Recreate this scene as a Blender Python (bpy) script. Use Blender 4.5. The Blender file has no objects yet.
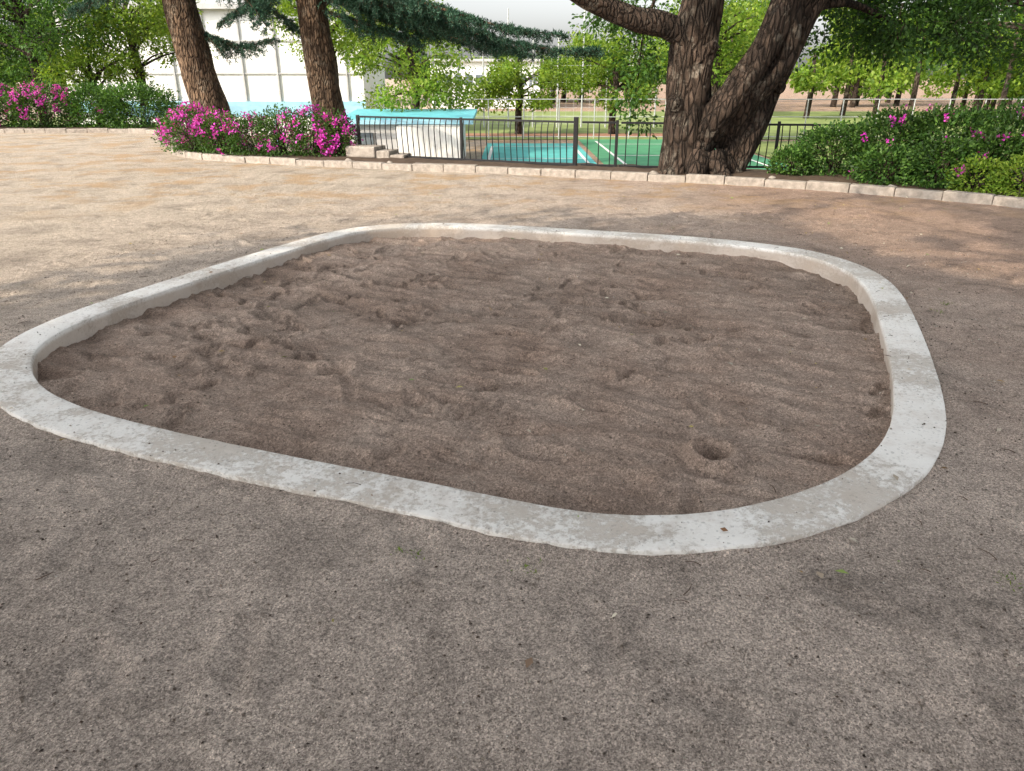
import bpy, math, numpy as np
from mathutils import Vector
R=np.random.RandomState(7)
scene=bpy.context.scene
# ---------------------------------------------------------------- utils
def hash2(ix,iy,seed):
    n=(ix.astype(np.int64)*374761393+iy.astype(np.int64)*668265263+seed*1442695041)&0xffffffff
    n=((n^(n>>13))*1274126177)&0xffffffff
    n=(n^(n>>16))&0xffff
    return n/65535.0
def vn(x,y,seed=0):
    x=np.asarray(x,float);y=np.asarray(y,float)
    ix=np.floor(x);iy=np.floor(y);fx=x-ix;fy=y-iy
    fx=fx*fx*(3-2*fx);fy=fy*fy*(3-2*fy)
    a=hash2(ix,iy,seed);b=hash2(ix+1,iy,seed);c=hash2(ix,iy+1,seed);d=hash2(ix+1,iy+1,seed)
    return (a*(1-fx)+b*fx)*(1-fy)+(c*(1-fx)+d*fx)*fy-0.5
def fbm(x,y,seed=0,o=4,g=0.5):
    t=0;a=1
    for i in range(o):
        t=t+a*vn(x*2**i+17.3*i,y*2**i-9.1*i,seed+i);a*=g
    return t
def sstep(a,b,x):
    t=np.clip((x-a)/(b-a),0,1);return t*t*(3-2*t)
def norm(v):
    return v/np.maximum(np.linalg.norm(v,axis=-1,keepdims=True),1e-9)
class MB:
    def __init__(s): s.v=[];s.f=[];s.n=0
    def add(s,v,f):
        v=np.asarray(v,float).reshape(-1,3);f=np.asarray(f,int).reshape(-1,4)
        s.v.append(v);s.f.append(f+s.n);s.n+=len(v)
    def box(s,c,size,rz=0,rx=0):
        hx,hy,hz=[k/2 for k in size]
        v=np.array([[-hx,-hy,-hz],[hx,-hy,-hz],[hx,hy,-hz],[-hx,hy,-hz],[-hx,-hy,hz],[hx,-hy,hz],[hx,hy,hz],[-hx,hy,hz]])
        if rx:
            ca,sa=math.cos(rx),math.sin(rx);v=v@np.array([[1,0,0],[0,ca,sa],[0,-sa,ca]])
        ca,sa=math.cos(rz),math.sin(rz);v=v@np.array([[ca,sa,0],[-sa,ca,0],[0,0,1]])
        s.add(v+np.array(c),[[0,3,2,1],[4,5,6,7],[0,1,5,4],[1,2,6,5],[2,3,7,6],[3,0,4,7]])
    def build(s,name,mat,parent=None,smooth=True,bevel=0):
        V=np.concatenate(s.v);F=np.concatenate(s.f)
        me=bpy.data.meshes.new(name)
        me.vertices.add(len(V));me.vertices.foreach_set('co',V.astype(np.float32).ravel())
        me.loops.add(len(F)*4);me.loops.foreach_set('vertex_index',F.astype(np.int32).ravel())
        me.polygons.add(len(F));me.polygons.foreach_set('loop_start',np.arange(0,len(F)*4,4,dtype=np.int32))
        me.polygons.foreach_set('loop_total',np.full(len(F),4,dtype=np.int32))
        me.polygons.foreach_set('use_smooth',np.full(len(F),smooth))
        me.update(calc_edges=True);me.validate()
        me.materials.append(mat)
        o=bpy.data.objects.new(name,me);scene.collection.objects.link(o)
        if parent: o.parent=parent
        if bevel:
            b=o.modifiers.new('b','BEVEL');b.width=bevel;b.segments=2
        return o
def empty(name):
    o=bpy.data.objects.new(name,None);scene.collection.objects.link(o);return o
def catmull(P,n,closed=False):
    P=np.array(P,float);m=len(P);out=[]
    if closed: idx=range(m)
    else: idx=range(m-1)
    for i in idx:
        if closed: p0,p1,p2,p3=P[(i-1)%m],P[i],P[(i+1)%m],P[(i+2)%m]
        else: p0,p1,p2,p3=P[max(i-1,0)],P[i],P[i+1],P[min(i+2,m-1)]
        for t in np.linspace(0,1,n,endpoint=False):
            out.append(0.5*((2*p1)+(-p0+p2)*t+(2*p0-5*p1+4*p2-p3)*t*t+(-p0+3*p1-3*p2+p3)*t**3))
    if not closed: out.append(P[-1])
    return np.array(out)
def tube(mb,pts,rads,n=8,sub=4,rough=0,seed=0,lump=0,fs=1.0):
    P=np.concatenate([np.array(pts,float),np.array(rads,float)[:,None]],1)
    C=catmull(P,sub) if sub>1 else P
    X=C[:,:3];r=np.maximum(C[:,3],0.001)
    T=norm(np.gradient(X,axis=0))
    u=np.cross(T[0],[0.0,1.0,0.1]);
    if np.linalg.norm(u)<1e-3:u=np.cross(T[0],[1.0,0,0])
    u=u/np.linalg.norm(u);L=0;a=np.arange(n)/n*2*np.pi;rings=[]
    for i in range(len(X)):
        u=u-T[i]*np.dot(u,T[i]);u/=np.linalg.norm(u);w=np.cross(T[i],u)
        if i: L+=np.linalg.norm(X[i]-X[i-1])
        rr=r[i]*np.ones(n)
        if rough:
            ca,sa=np.cos(a),np.sin(a)
            k=vn(ca*5*fs+L*1.2+9,sa*5*fs+L*.9,seed)*1.0+vn(ca*11*fs+L*2.5,sa*11*fs-L*2,seed+3)*.6
            rr=rr*(1+rough*k)
        if lump:
            rr=rr*(1+lump*(vn(np.cos(a)*1.6+L*1.1,np.sin(a)*1.6+L*.8,seed+9)*2))
        rings.append(X[i]+np.outer(np.cos(a)*rr,u)+np.outer(np.sin(a)*rr,w))
    V=np.concatenate(rings);m=len(X)
    i,j=np.meshgrid(np.arange(m-1),np.arange(n),indexing='ij');j2=(j+1)%n
    F=np.stack([i*n+j,i*n+j2,(i+1)*n+j2,(i+1)*n+j],-1).reshape(-1,4)
    mb.add(V,F)
def leafq(mb,P,D,N,L,W):
    P=np.asarray(P);M=len(P);D=norm(D);S=norm(np.cross(D,N));N=np.cross(S,D)
    L=np.asarray(L).reshape(-1,1)*np.ones((M,1));W=np.asarray(W).reshape(-1,1)*np.ones((M,1))
    v=np.stack([P,P+D*L*.5+S*W*.5+N*W*.18,P+D*L,P+D*L*.5-S*W*.5+N*W*.18],1).reshape(-1,3)
    f=np.arange(M*4).reshape(-1,4)
    mb.add(v,f)
def rdir(n,up=0.0):
    d=R.normal(size=(n,3));d[:,2]+=up;return norm(d)
def cloud(mb,centers,radii,nper,L,W,shell=.5,flat=.7,up=.8,keepf=None):
    """leaf clumps : leaves spread in ellipsoids"""
    for c,r,n in zip(centers,radii,nper):
        n=int(n)
        if n<1: continue
        d=rdir(n);rad=(shell+(1-shell)*R.rand(n,1))**.6*(1+.18*R.normal(size=(n,1)))
        p=np.array(c)+d*rad*r*np.array([1,1,flat])
        if keepf is not None:
            k=keepf(p);p=p[k];d=d[k];n=len(p)
            if n<1: continue
        leafq(mb,p,norm(d*.6+rdir(n)*.9+np.array([0,0,-.15])),rdir(n,up)+d*.6,L*(.6+.8*R.rand(n)),W*(.6+.8*R.rand(n)))
# ---------------------------------------------------------------- material helpers
def newmat(name):
    m=bpy.data.materials.new(name);m.use_nodes=True
    nt=m.node_tree;b=nt.nodes['Principled BSDF'];b.inputs['Roughness'].default_value=.9
    b.inputs['Specular IOR Level'].default_value=.25
    return m,nt,b
def nd(nt,t,**k):
    n=nt.nodes.new(t)
    for a,v in k.items(): setattr(n,a,v)
    return n
def lk(nt,a,b): nt.links.new(a,b)
def oc(nt,scale=None):
    t=nd(nt,'ShaderNodeTexCoord').outputs['Object']
    if scale:
        m=nd(nt,'ShaderNodeMapping');m.inputs['Scale'].default_value=scale;lk(nt,t,m.inputs[0]);return m.outputs[0]
    return t
def noise(nt,vec,s,d=4,r=.55,dist=0):
    n=nd(nt,'ShaderNodeTexNoise');n.inputs['Scale'].default_value=s;n.inputs['Detail'].default_value=d
    n.inputs['Roughness'].default_value=r;n.inputs['Distortion'].default_value=dist
    lk(nt,vec,n.inputs['Vector']);return n.outputs['Fac']
def voro(nt,vec,s,feat='F1'):
    n=nd(nt,'ShaderNodeTexVoronoi',feature=feat);n.inputs['Scale'].default_value=s;lk(nt,vec,n.inputs['Vector']);return n
def ramp(nt,f,stops):
    n=nd(nt,'ShaderNodeValToRGB');e=n.color_ramp.elements
    while len(e)<len(stops): e.new(.5)
    for k,(p,c) in enumerate(stops):
        e[k].position=p
        if not hasattr(c,'__len__'): c=(c,c,c)
        e[k].color=(*c,1)
    lk(nt,f,n.inputs[0]);return n.outputs[0]
def mix(nt,f,a,b,mode='MIX'):
    n=nd(nt,'ShaderNodeMix',data_type='RGBA',blend_type=mode)
    for s,x in ((n.inputs[0],f),(n.inputs[6],a),(n.inputs[7],b)):
        if isinstance(x,(int,float)): s.default_value=x
        elif isinstance(x,tuple): s.default_value=(*x,1)
        else: lk(nt,x,s)
    return n.outputs[2]
def math_(nt,op,a,b=None,c=None):
    n=nd(nt,'ShaderNodeMath',operation=op)
    for i,x in enumerate((a,b,c)):
        if x is None: continue
        if isinstance(x,(int,float)): n.inputs[i].default_value=x
        else: lk(nt,x,n.inputs[i])
    return n.outputs[0]
def bump(nt,b,h,dist,st=1,prev=None):
    n=nd(nt,'ShaderNodeBump');n.inputs['Distance'].default_value=dist;n.inputs['Strength'].default_value=st
    lk(nt,h,n.inputs['Height'])
    if prev: lk(nt,prev,n.inputs['Normal'])
    lk(nt,n.outputs[0],b.inputs['Normal']);return n.outputs[0]
def maprange(nt,f,a,b,c=0,d=1):
    n=nd(nt,'ShaderNodeMapRange',interpolation_type='SMOOTHSTEP')
    for i,x in enumerate((f,a,b,c,d)):
        if isinstance(x,(int,float)): n.inputs[i].default_value=x
        else: lk(nt,x,n.inputs[i])
    return n.outputs[0]
def leafmat(name,cols,trans=.35,rough=.55,spec=.3):
    m,nt,b=newmat(name)
    g=nd(nt,'ShaderNodeNewGeometry').outputs['Random Per Island']
    n=len(cols);c=ramp(nt,g,[(i/(n-1) if n>1 else 0,cols[i]) for i in range(n)])
    big=ramp(nt,noise(nt,oc(nt),1.3,2),[(.3,.55),(.7,1.35)])
    c=mix(nt,1.0,c,big,'MULTIPLY')
    lk(nt,c,b.inputs['Base Color']);b.inputs['Roughness'].default_value=rough;b.inputs['Specular IOR Level'].default_value=spec
    if trans<=0: return m
    t=nd(nt,'ShaderNodeBsdfTranslucent');lk(nt,mix(nt,1.0,c,(1.5,1.5,.7),'MULTIPLY'),t.inputs[0])
    ms=nd(nt,'ShaderNodeMixShader');ms.inputs[0].default_value=trans
    lk(nt,b.outputs[0],ms.inputs[1]);lk(nt,t.outputs[0],ms.inputs[2])
    lk(nt,ms.outputs[0],nt.nodes['Material Output'].inputs[0]);return m
def plain(name,col,rough=.7,ns=6,amt=.25,metal=0,bscale=0):
    m,nt,b=newmat(name);v=oc(nt)
    c=mix(nt,1.0,col,ramp(nt,noise(nt,v,ns,5,.65),[(.25,1-amt),(.75,1+amt*.4)]),'MULTIPLY')
    lk(nt,c,b.inputs['Base Color']);b.inputs['Roughness'].default_value=rough;b.inputs['Metallic'].default_value=metal
    if bscale: bump(nt,b,noise(nt,v,bscale,4),.01,.6)
    return m
# ---- ground material
def ground_material():
    m,nt,b=newmat('packed_sandy_soil');v=oc(nt)
    sx=nd(nt,'ShaderNodeSeparateXYZ');lk(nt,v,sx.inputs[0]);X,Y=sx.outputs[0],sx.outputs[1]
    wob=noise(nt,v,.7,4,.6)
    q=math_(nt,'ADD',math_(nt,'MULTIPLY',X,-.55),math_(nt,'MULTIPLY',Y,.32))
    q=math_(nt,'ADD',q,math_(nt,'MULTIPLY',math_(nt,'SUBTRACT',wob,.5),3.0))
    pale=maprange(nt,q,1.6,6.0)
    q2=math_(nt,'ADD',math_(nt,'MULTIPLY',X,.8),math_(nt,'MULTIPLY',Y,.12))
    q2=math_(nt,'ADD',q2,math_(nt,'MULTIPLY',math_(nt,'SUBTRACT',wob,.5),3.5))
    red=maprange(nt,q2,.9,4.6)
    c=mix(nt,pale,(.475,.395,.335),(.47,.40,.325))
    c=mix(nt,math_(nt,'MULTIPLY',red,.75),c,(.33,.22,.165))
    blot=noise(nt,v,1.9,5,.65,.6)
    c=mix(nt,1.0,c,ramp(nt,blot,[(.3,.66),(.5,1.0),(.7,1.16)]),'MULTIPLY')
    c=mix(nt,1.0,c,ramp(nt,noise(nt,v,12,5,.72,.5),[(.32,.76),(.5,1.0),(.7,1.16)]),'MULTIPLY')
    f=noise(nt,v,85,4,.8)
    c=mix(nt,1.0,c,ramp(nt,f,[(.32,.50),(.5,1.0),(.68,1.4)]),'MULTIPLY')
    vo=voro(nt,v,240);c=mix(nt,1.0,c,ramp(nt,vo.outputs['Color'],[(.05,.50),(.5,1.0),(.95,1.55)]),'MULTIPLY')
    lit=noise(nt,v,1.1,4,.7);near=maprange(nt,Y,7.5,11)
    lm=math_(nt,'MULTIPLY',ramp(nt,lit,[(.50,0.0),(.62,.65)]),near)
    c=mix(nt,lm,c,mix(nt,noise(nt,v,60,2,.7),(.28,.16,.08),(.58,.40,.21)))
    cr=ramp(nt,voro(nt,v,38).outputs['Distance'],[(.06,1.0),(.11,0.0)])
    cr=math_(nt,'MULTIPLY',cr,ramp(nt,noise(nt,v,3,2),[(.5,0.0),(.6,.8)]))
    c=mix(nt,cr,c,(.10,.06,.04))
    lk(nt,c,b.inputs['Base Color']);b.inputs['Roughness'].default_value=.95;b.inputs['Specular IOR Level'].default_value=.15
    p=bump(nt,b,noise(nt,v,18,4,.7,.4),.028,.95)
    p=bump(nt,b,f,.010,1,p)
    bump(nt,b,vo.outputs['Distance'],.003,.9,p)
    return m
def sand_material():
    m,nt,b=newmat('brown_play_sand');v=oc(nt)
    c=mix(nt,ramp(nt,noise(nt,v,1.3,5,.65,.7),[(.35,0.0),(.65,1.0)]),(.36,.265,.21),(.46,.36,.295))
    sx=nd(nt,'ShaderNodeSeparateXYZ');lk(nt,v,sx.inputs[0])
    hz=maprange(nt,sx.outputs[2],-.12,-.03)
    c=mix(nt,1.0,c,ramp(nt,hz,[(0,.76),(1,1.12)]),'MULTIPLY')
    c=mix(nt,1.0,c,ramp(nt,noise(nt,v,7,5,.74,1.0),[(.32,.76),(.5,1.0),(.7,1.15)]),'MULTIPLY')
    f=noise(nt,v,75,4,.8)
    c=mix(nt,1.0,c,ramp(nt,f,[(.32,.52),(.5,1.0),(.68,1.35)]),'MULTIPLY')
    vo=voro(nt,v,230);c=mix(nt,1.0,c,ramp(nt,vo.outputs['Color'],[(.05,.6),(.5,1.0),(.95,1.45)]),'MULTIPLY')
    lk(nt,c,b.inputs['Base Color']);b.inputs['Roughness'].default_value=.95;b.inputs['Specular IOR Level'].default_value=.12
    p=bump(nt,b,noise(nt,v,14,5,.72,.9),.04,.9);p=bump(nt,b,f,.012,1,p);bump(nt,b,vo.outputs['Distance'],.004,.9,p)
    return m
def curb_material():
    m,nt,b=newmat('worn_white_concrete');v=oc(nt)
    big=noise(nt,v,1.25,5,.7,.3);fine=noise(nt,v,40,5,.85)
    w=math_(nt,'ADD',math_(nt,'MULTIPLY',big,1.0),math_(nt,'MULTIPLY',fine,.75))
    wear=ramp(nt,w,[(.87,0.0),(.96,1.0)])
    white=mix(nt,noise(nt,v,9,4,.6),(.76,.73,.68),(.88,.86,.82))
    grey=mix(nt,noise(nt,v,30,4,.7),(.38,.32,.265),(.58,.52,.45))
    c=mix(nt,math_(nt,'MULTIPLY',wear,.75),white,grey)
    vo=voro(nt,v,110);sp=ramp(nt,vo.outputs['Color'],[(.06,.68),(.22,1.0),(.9,1.03)])
    c=mix(nt,1.0,c,sp,'MULTIPLY')
    dirt=ramp(nt,noise(nt,v,4,5,.8),[(.48,0.0),(.74,.6)])
    c=mix(nt,dirt,c,(.50,.42,.35))
    sx=nd(nt,'ShaderNodeSeparateXYZ');lk(nt,v,sx.inputs[0])
    side=maprange(nt,math_(nt,'ADD',sx.outputs[2],math_(nt,'MULTIPLY',math_(nt,'SUBTRACT',fine,.5),.03)),-.01,.020)
    c=mix(nt,math_(nt,'MULTIPLY',math_(nt,'SUBTRACT',1.0,side),.7),c,(.46,.365,.29))
    lk(nt,c,b.inputs['Base Color']);b.inputs['Roughness'].default_value=.85
    p=bump(nt,b,fine,.004,.8);p=bump(nt,b,wear,-.003,.9,p);bump(nt,b,vo.outputs['Distance'],.002,.5,p)
    return m
def bark_material(name,a,bb,lich,sc=(1,1,.25),k=1.0):
    m,nt,b=newmat(name);v=oc(nt,sc)
    n1=noise(nt,v,9*k,6,.7,.5);vo=voro(nt,v,14*k,'DISTANCE_TO_EDGE')
    c=mix(nt,ramp(nt,n1,[(.35,0.0),(.65,1.0)]),a,bb)
    c=mix(nt,ramp(nt,vo.outputs['Distance'],[(0,.8),(.14,0.0)]),c,(a[0]*.3,a[1]*.3,a[2]*.3))
    l=ramp(nt,noise(nt,oc(nt),3.1,5,.75),[(.54,0.0),(.64,.65)])
    c=mix(nt,l,c,lich)
    c=mix(nt,1.0,c,ramp(nt,noise(nt,oc(nt),1.2,3),[(.35,.55),(.65,1.2)]),'MULTIPLY')
    lk(nt,c,b.inputs['Base Color'])
    p=bump(nt,b,n1,.06,1);bump(nt,b,ramp(nt,vo.outputs['Distance'],[(0,0.0),(.2,1.0)]),.045,1,p)
    return m
M_ground=ground_material();M_sand=sand_material();M_curb=curb_material()
M_bark=bark_material('grey_brown_bark',(.04,.028,.02),(.115,.08,.06),(.24,.21,.17))
M_cbark=bark_material('cedar_bark',(.10,.062,.038),(.27,.18,.115),(.31,.25,.185),k=1.4)
M_stone=plain('granite_edging',(.38,.335,.29),.85,12,.5,bscale=60)
M_black=plain('black_paint',(.018,.018,.02),.4,9,.3)
M_soil=plain('bed_soil',(.10,.07,.05),.95,8,.5,bscale=40)
M_white=plain('white_wall_paint',(.84,.84,.82),.6,2,.12)
M_blue=plain('turquoise_roof',(.16,.56,.64),.45,3,.25)
M_lblue=plain('pale_blue_paint',(.35,.62,.76),.5,3,.2)
M_grey=plain('grey_concrete',(.50,.50,.50),.8,3,.2)
M_glass=plain('window_glass',(.16,.19,.21),.15,2,.3)
M_steel=plain('galvanised_steel',(.52,.54,.54),.45,8,.2,metal=.2)
M_court=plain('turquoise_court',(.11,.46,.44),.8,1.5,.25)
M_green=plain('green_court',(.08,.28,.15),.85,1.5,.25)
M_brick=plain('clay_track',(.38,.20,.13),.9,2,.3)
M_line=plain('line_paint',(.8,.8,.78),.7,5,.2)
M_field=plain('field_grass',(.24,.30,.10),.95,.6,.4)
M_leaf=leafmat('broad_leaves',[(.025,.065,.014),(.055,.13,.024),(.10,.20,.035)],.4)
M_leafd=leafmat('dark_leaves',[(.018,.048,.012),(.04,.095,.022),(.085,.18,.03)],.4)
M_shade=leafmat('shade_tree_leaves',[(.04,.09,.02),(.09,.16,.03)],0)
M_leafy=leafmat('sunny_leaves',[(.10,.19,.02),(.17,.27,.035),(.26,.34,.05)],.45)
M_leafb=leafmat('bush_leaves',[(.022,.058,.013),(.052,.125,.024),(.11,.21,.035)],.3)
M_needle=leafmat('cedar_needles',[(.015,.05,.035),(.03,.085,.055),(.06,.13,.075)],.12,.6)
M_flower=leafmat('azalea_flowers',[(.48,.015,.38),(.66,.04,.54),(.80,.14,.66)],.35,.6)
M_fall=leafmat('fallen_leaf',[(.16,.34,.06),(.50,.36,.14),(.20,.10,.05),(.74,.68,.54),(.10,.05,.03)],0,.7)
M_peb=leafmat('pebble_stone',[(.09,.07,.06),(.30,.25,.21),(.50,.45,.39),(.18,.13,.10),(.74,.70,.63)],0.0,.9,.1)
# ---------------------------------------------------------------- camera
cam=bpy.data.cameras.new('camera');co=bpy.data.objects.new('camera',cam);scene.collection.objects.link(co)
co.location=(0,0,1.5);co.rotation_euler=(math.radians(90-22.7),0,0)
cam.sensor_width=36;cam.lens=26.0;cam.clip_end=2000;cam.clip_start=.05;scene.camera=co
# ---------------------------------------------------------------- light
SUN_EL=math.radians(33);tosun=np.array([-.8,-.6])
w=bpy.data.worlds.new('World');scene.world=w;w.use_nodes=True;nt=w.node_tree
sky=nd(nt,'ShaderNodeTexSky',sky_type='NISHITA');sky.sun_disc=False;sky.sun_elevation=SUN_EL
sky.sun_rotation=math.atan2(tosun[0],tosun[1]);sky.air_density=1.0;sky.dust_density=3.5
hs=nd(nt,'ShaderNodeHueSaturation');hs.inputs['Saturation'].default_value=.2;hs.inputs['Value'].default_value=2.15
lk(nt,sky.outputs[0],hs.inputs['Color'])
bg=nt.nodes['Background'];lk(nt,hs.outputs[0],bg.inputs[0]);bg.inputs[1].default_value=.15
sl=bpy.data.lights.new('sun','SUN');sl.energy=4.6;sl.angle=math.radians(.5);sl.color=(1,.85,.66)
so=bpy.data.objects.new('sun',sl);scene.collection.objects.link(so)
d=Vector((tosun[0]*math.cos(SUN_EL),tosun[1]*math.cos(SUN_EL),math.sin(SUN_EL)))
so.rotation_euler=d.to_track_quat('Z','Y').to_euler();so.location=(-20,-15,20)
scene.view_settings.view_transform='Standard';scene.view_settings.look='None';scene.view_settings.exposure=0
# ---------------------------------------------------------------- sandbox kerb outline (metres)
OUT=[(-3.0,4.76),(-3.03,4.09),(-2.72,3.50),(-2.29,3.12),(-1.79,2.86),(-1.28,2.65),(-.82,2.475),(-.414,2.33),(-.042,2.185),(.2325,2.10),(.502,2.075),(.816,2.11),(1.139,2.23),(1.43,2.40),(1.71,2.65),(1.95,2.98),(2.17,3.42),(2.46,4.13),(2.76,4.95),(2.93,5.55),(2.96,6.1),(2.78,6.66),(2.37,7.05),(1.86,7.32),(1.30,7.53),(.503,7.79),(-.347,8.05),(-1.0,8.10),(-1.50,7.93),(-1.87,7.60),(-2.33,6.60),(-2.75,5.52)]
C=catmull(OUT,24,True)
for _ in range(110): C=(np.roll(C,1,0)+2*C+np.roll(C,-1,0))/4
T=norm(np.roll(C,-1,0)-np.roll(C,1,0))
Nn=np.stack([-T[:,1],T[:,0]],1)
area=.5*np.sum(C[:,0]*np.roll(C[:,1],-1)-np.roll(C[:,0],-1)*C[:,1])
if area<0: Nn=-Nn
KW=.222;TOP=.030
NC=len(C);arc=np.concatenate([[0],np.cumsum(np.linalg.norm(np.diff(C,axis=0),axis=1))])
prof=[(0,-.2),(0,.0),(0,.024),(.002,.0285),(.006,TOP),(.06,TOP+.0003),(.11,TOP+.0005),(.16,TOP+.0003),(KW-.007,TOP),(KW-.003,.0285),(KW,.023),(KW+.001,-.02),(KW+.002,-.07),(KW+.004,-.25)]
V=[]
for k,(o,z) in enumerate(prof):
    e=1.0 if (k<5 or k>7) else .3
    oo=o+e*.0022*fbm(arc*14,np.full(NC,k*.2),5,3,.6)
    zz=z+(.0008*fbm(arc*9,np.full(NC,o*20),8,3) if z>.01 else 0)
    p=C+Nn*np.reshape(oo,(-1,1));V.append(np.column_stack([p,np.broadcast_to(zz,(NC,))]))
V=np.concatenate(V);K=len(prof)
a,b_=np.meshgrid(np.arange(K-1),np.arange(NC),indexing='ij');b2=(b_+1)%NC
F=np.stack([a*NC+b_,a*NC+b2,(a+1)*NC+b2,(a+1)*NC+b_],-1).reshape(-1,4)[:,::-1]
mb=MB();mb.add(V,F);mb.build('sandbox_curb',M_curb)
MIDL=C+Nn*KW*.5;INN=C+Nn*KW
def inside(x,y,Q):
    c=np.zeros(x.shape,bool);q2=np.roll(Q,-1,0)
    for (x1,y1),(x2,y2) in zip(Q,q2):
        if y1==y2: continue
        c^=((y1>y)!=(y2>y))&(x<(x2-x1)*(y-y1)/(y2-y1)+x1)
    return c
def dist(x,y,Q):
    out=np.full(x.shape,9.0)
    idx=np.where((x>-3.6)&(x<3.6)&(y>1.5)&(y<8.7))[0]
    for s in range(0,len(idx),12000):
        ii=idx[s:s+12000]
        out[ii]=np.sqrt(((x[ii,None]-Q[None,:,0])**2+(y[ii,None]-Q[None,:,1])**2).min(1))
    return out
# ---------------------------------------------------------------- ground sheet
def axis(lo,hi,st,far):
    a=list(np.arange(lo,hi,st));s=st;p=a[-1]
    while p<far: s*=1.14;p+=s;a.append(p)
    s=st;p=a[0]
    while p>-far: s*=1.14;p-=s;a.insert(0,p)
    return np.array(a)
xs=axis(-4.5,5.0,.022,600);ys=axis(.9,9.5,.022,700)
GX,GY=np.meshgrid(xs,ys);gx=GX.ravel();gy=GY.ravel()
def yedge(x): return np.interp(x,[-12,-9,-6.5,-3,1,5,8,14],[25,25,19.5,15.8,14,13.2,12.8,12.8])
near=(np.abs(gx)<30)&(gy<30)&(gy>-20)
z=-1.0*sstep(0,2.2,gy-yedge(gx))
dd=dist(gx,gy,C)
flat=np.clip(dd/.5,.25,1)
z=z+np.where(near,(.012*fbm(gx*.5,gy*.5,21,3)+.009*fbm(gx*3,gy*3,31,3)+.007*fbm(gx*10,gy*10,41,3))*flat,0)
z=z+np.where(dd<.12,(1-dd/.12)*(.013+.014*fbm(gx*8,gy*8,77,3)),0)
ins=inside(gx,gy,MIDL);z[ins]=-.35
out_=~ins
for _ in range(260):
    cx,cy=R.uniform(-4,4.5),R.uniform(1.1,9.3);an=R.uniform(0,6.3);u=(gx-cx)*math.cos(an)+(gy-cy)*math.sin(an);v_=-(gx-cx)*math.sin(an)+(gy-cy)*math.cos(an)
    q=(u/.12)**2+(v_/.045)**2;z=z-np.where(q<5,(.010*np.exp(-q*1.2)-.006*np.exp(-(np.sqrt(q)-1.5)**2*5)),0)*out_
# bicycle / cart tracks pressed in the soil (long shallow arcs)
for cx,cy,rad in [(-6.5,-4.5,7.3),(-6.5,-4.5,7.55),(9.5,-3.0,8.4),(-1.5,-9.0,10.75),(14,1.5,10.6),(14,1.5,10.9)]:
    rr_=np.sqrt((gx-cx)**2+(gy-cy)**2)-rad-.04*vn(gx*1.2,gy*1.2,5);m_=(np.abs(rr_)<.12)&(dd>.12)&near&out_
    w_=sstep(-.15,.15,vn(gx[m_]*.9,gy[m_]*.9,int(rad*10)))
    z[m_]+=w_*(-.008*np.exp(-(rr_[m_]/.022)**2)+.004*np.exp(-((np.abs(rr_[m_])-.045)/.015)**2))
nx,ny=len(xs),len(ys)
GZ=z.reshape(ny,nx);GXS,GYS=xs,ys
def gz(x,y):
    ix=np.clip(np.searchsorted(GXS,x)-1,0,len(GXS)-2);iy=np.clip(np.searchsorted(GYS,y)-1,0,len(GYS)-2)
    fx=(x-GXS[ix])/(GXS[ix+1]-GXS[ix]);fy=(y-GYS[iy])/(GYS[iy+1]-GYS[iy])
    return (GZ[iy,ix]*(1-fx)+GZ[iy,ix+1]*fx)*(1-fy)+(GZ[iy+1,ix]*(1-fx)+GZ[iy+1,ix+1]*fx)*fy
i,j=np.meshgrid(np.arange(ny-1),np.arange(nx-1),indexing='ij')
F=np.stack([i*nx+j,i*nx+j+1,(i+1)*nx+j+1,(i+1)*nx+j],-1).reshape(-1,4)
mb=MB();mb.add(np.column_stack([gx,gy,z]),F);mb.build('ground',M_ground)
# ---------------------------------------------------------------- sand
st=.0125
xs=np.arange(-3.1,3.1,st);ys=np.arange(2.0,8.2,st);GX,GY=np.meshgrid(xs,ys);sx_=GX.ravel();sy_=GY.ravel()
def rot(x,y,a): return x*math.cos(a)+y*math.sin(a),-x*math.sin(a)+y*math.cos(a)
ru,rv=rot(sx_,sy_,math.radians(-24))
wx=.25*fbm(sx_*1.3,sy_*1.3,91,3)
h=-.062-.035*sstep(2.6,6.5,sy_)+.05*fbm(sx_*.7,sy_*.7,2,3)
ridge=1-np.abs(fbm(ru*1.5+wx,rv*4.5+wx*2,12,3))*3.2
h+=.022*ridge
ridge2=1-np.abs(fbm(ru*3.0+wx,rv*9+wx*3,62,3))*3.2
h+=.010*ridge2
h+=.022*fbm(sx_*3.2+wx,sy_*3.2,14,3,.5)
h+=.010*(.5-np.abs(fbm(sx_*7+wx*4,sy_*7,15,4,.6)))
h+=.007*fbm(sx_*24,sy_*24,16,3,.65)
def foot(cx,cy,an,L,W,dp,rim):
    m_=(np.abs(sx_-cx)<.45)&(np.abs(sy_-cy)<.45);X_,Y_=sx_[m_],sy_[m_]
    u=(X_-cx)*math.cos(an)+(Y_-cy)*math.sin(an);v_=-(X_-cx)*math.sin(an)+(Y_-cy)*math.cos(an)
    for du,l2,w2 in ((.32*L,.62*L,W),(-.62*L,.36*L,W*.8)):
        q=((u-du)/l2)**2+(v_/w2)**2
        h[m_]+=np.where(q<7,-dp*np.exp(-q**2.2)+rim*np.exp(-(np.sqrt(q)-1.28)**2*14),0)
for _ in range(46):   # walking children : pairs of prints
    cx,cy=R.uniform(-2.3,2.3),R.uniform(2.7,7.4);an=R.uniform(0,6.3)
    for s in range(R.randint(2,5)):
        fx=cx+math.cos(an)*.30*s+math.sin(an)*.06*(-1)**s;fy=cy+math.sin(an)*.30*s-math.cos(an)*.06*(-1)**s
        foot(fx,fy,an+R.normal()*.15,R.uniform(.09,.12),R.uniform(.032,.042),R.uniform(.018,.034),R.uniform(.006,.012))
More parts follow.
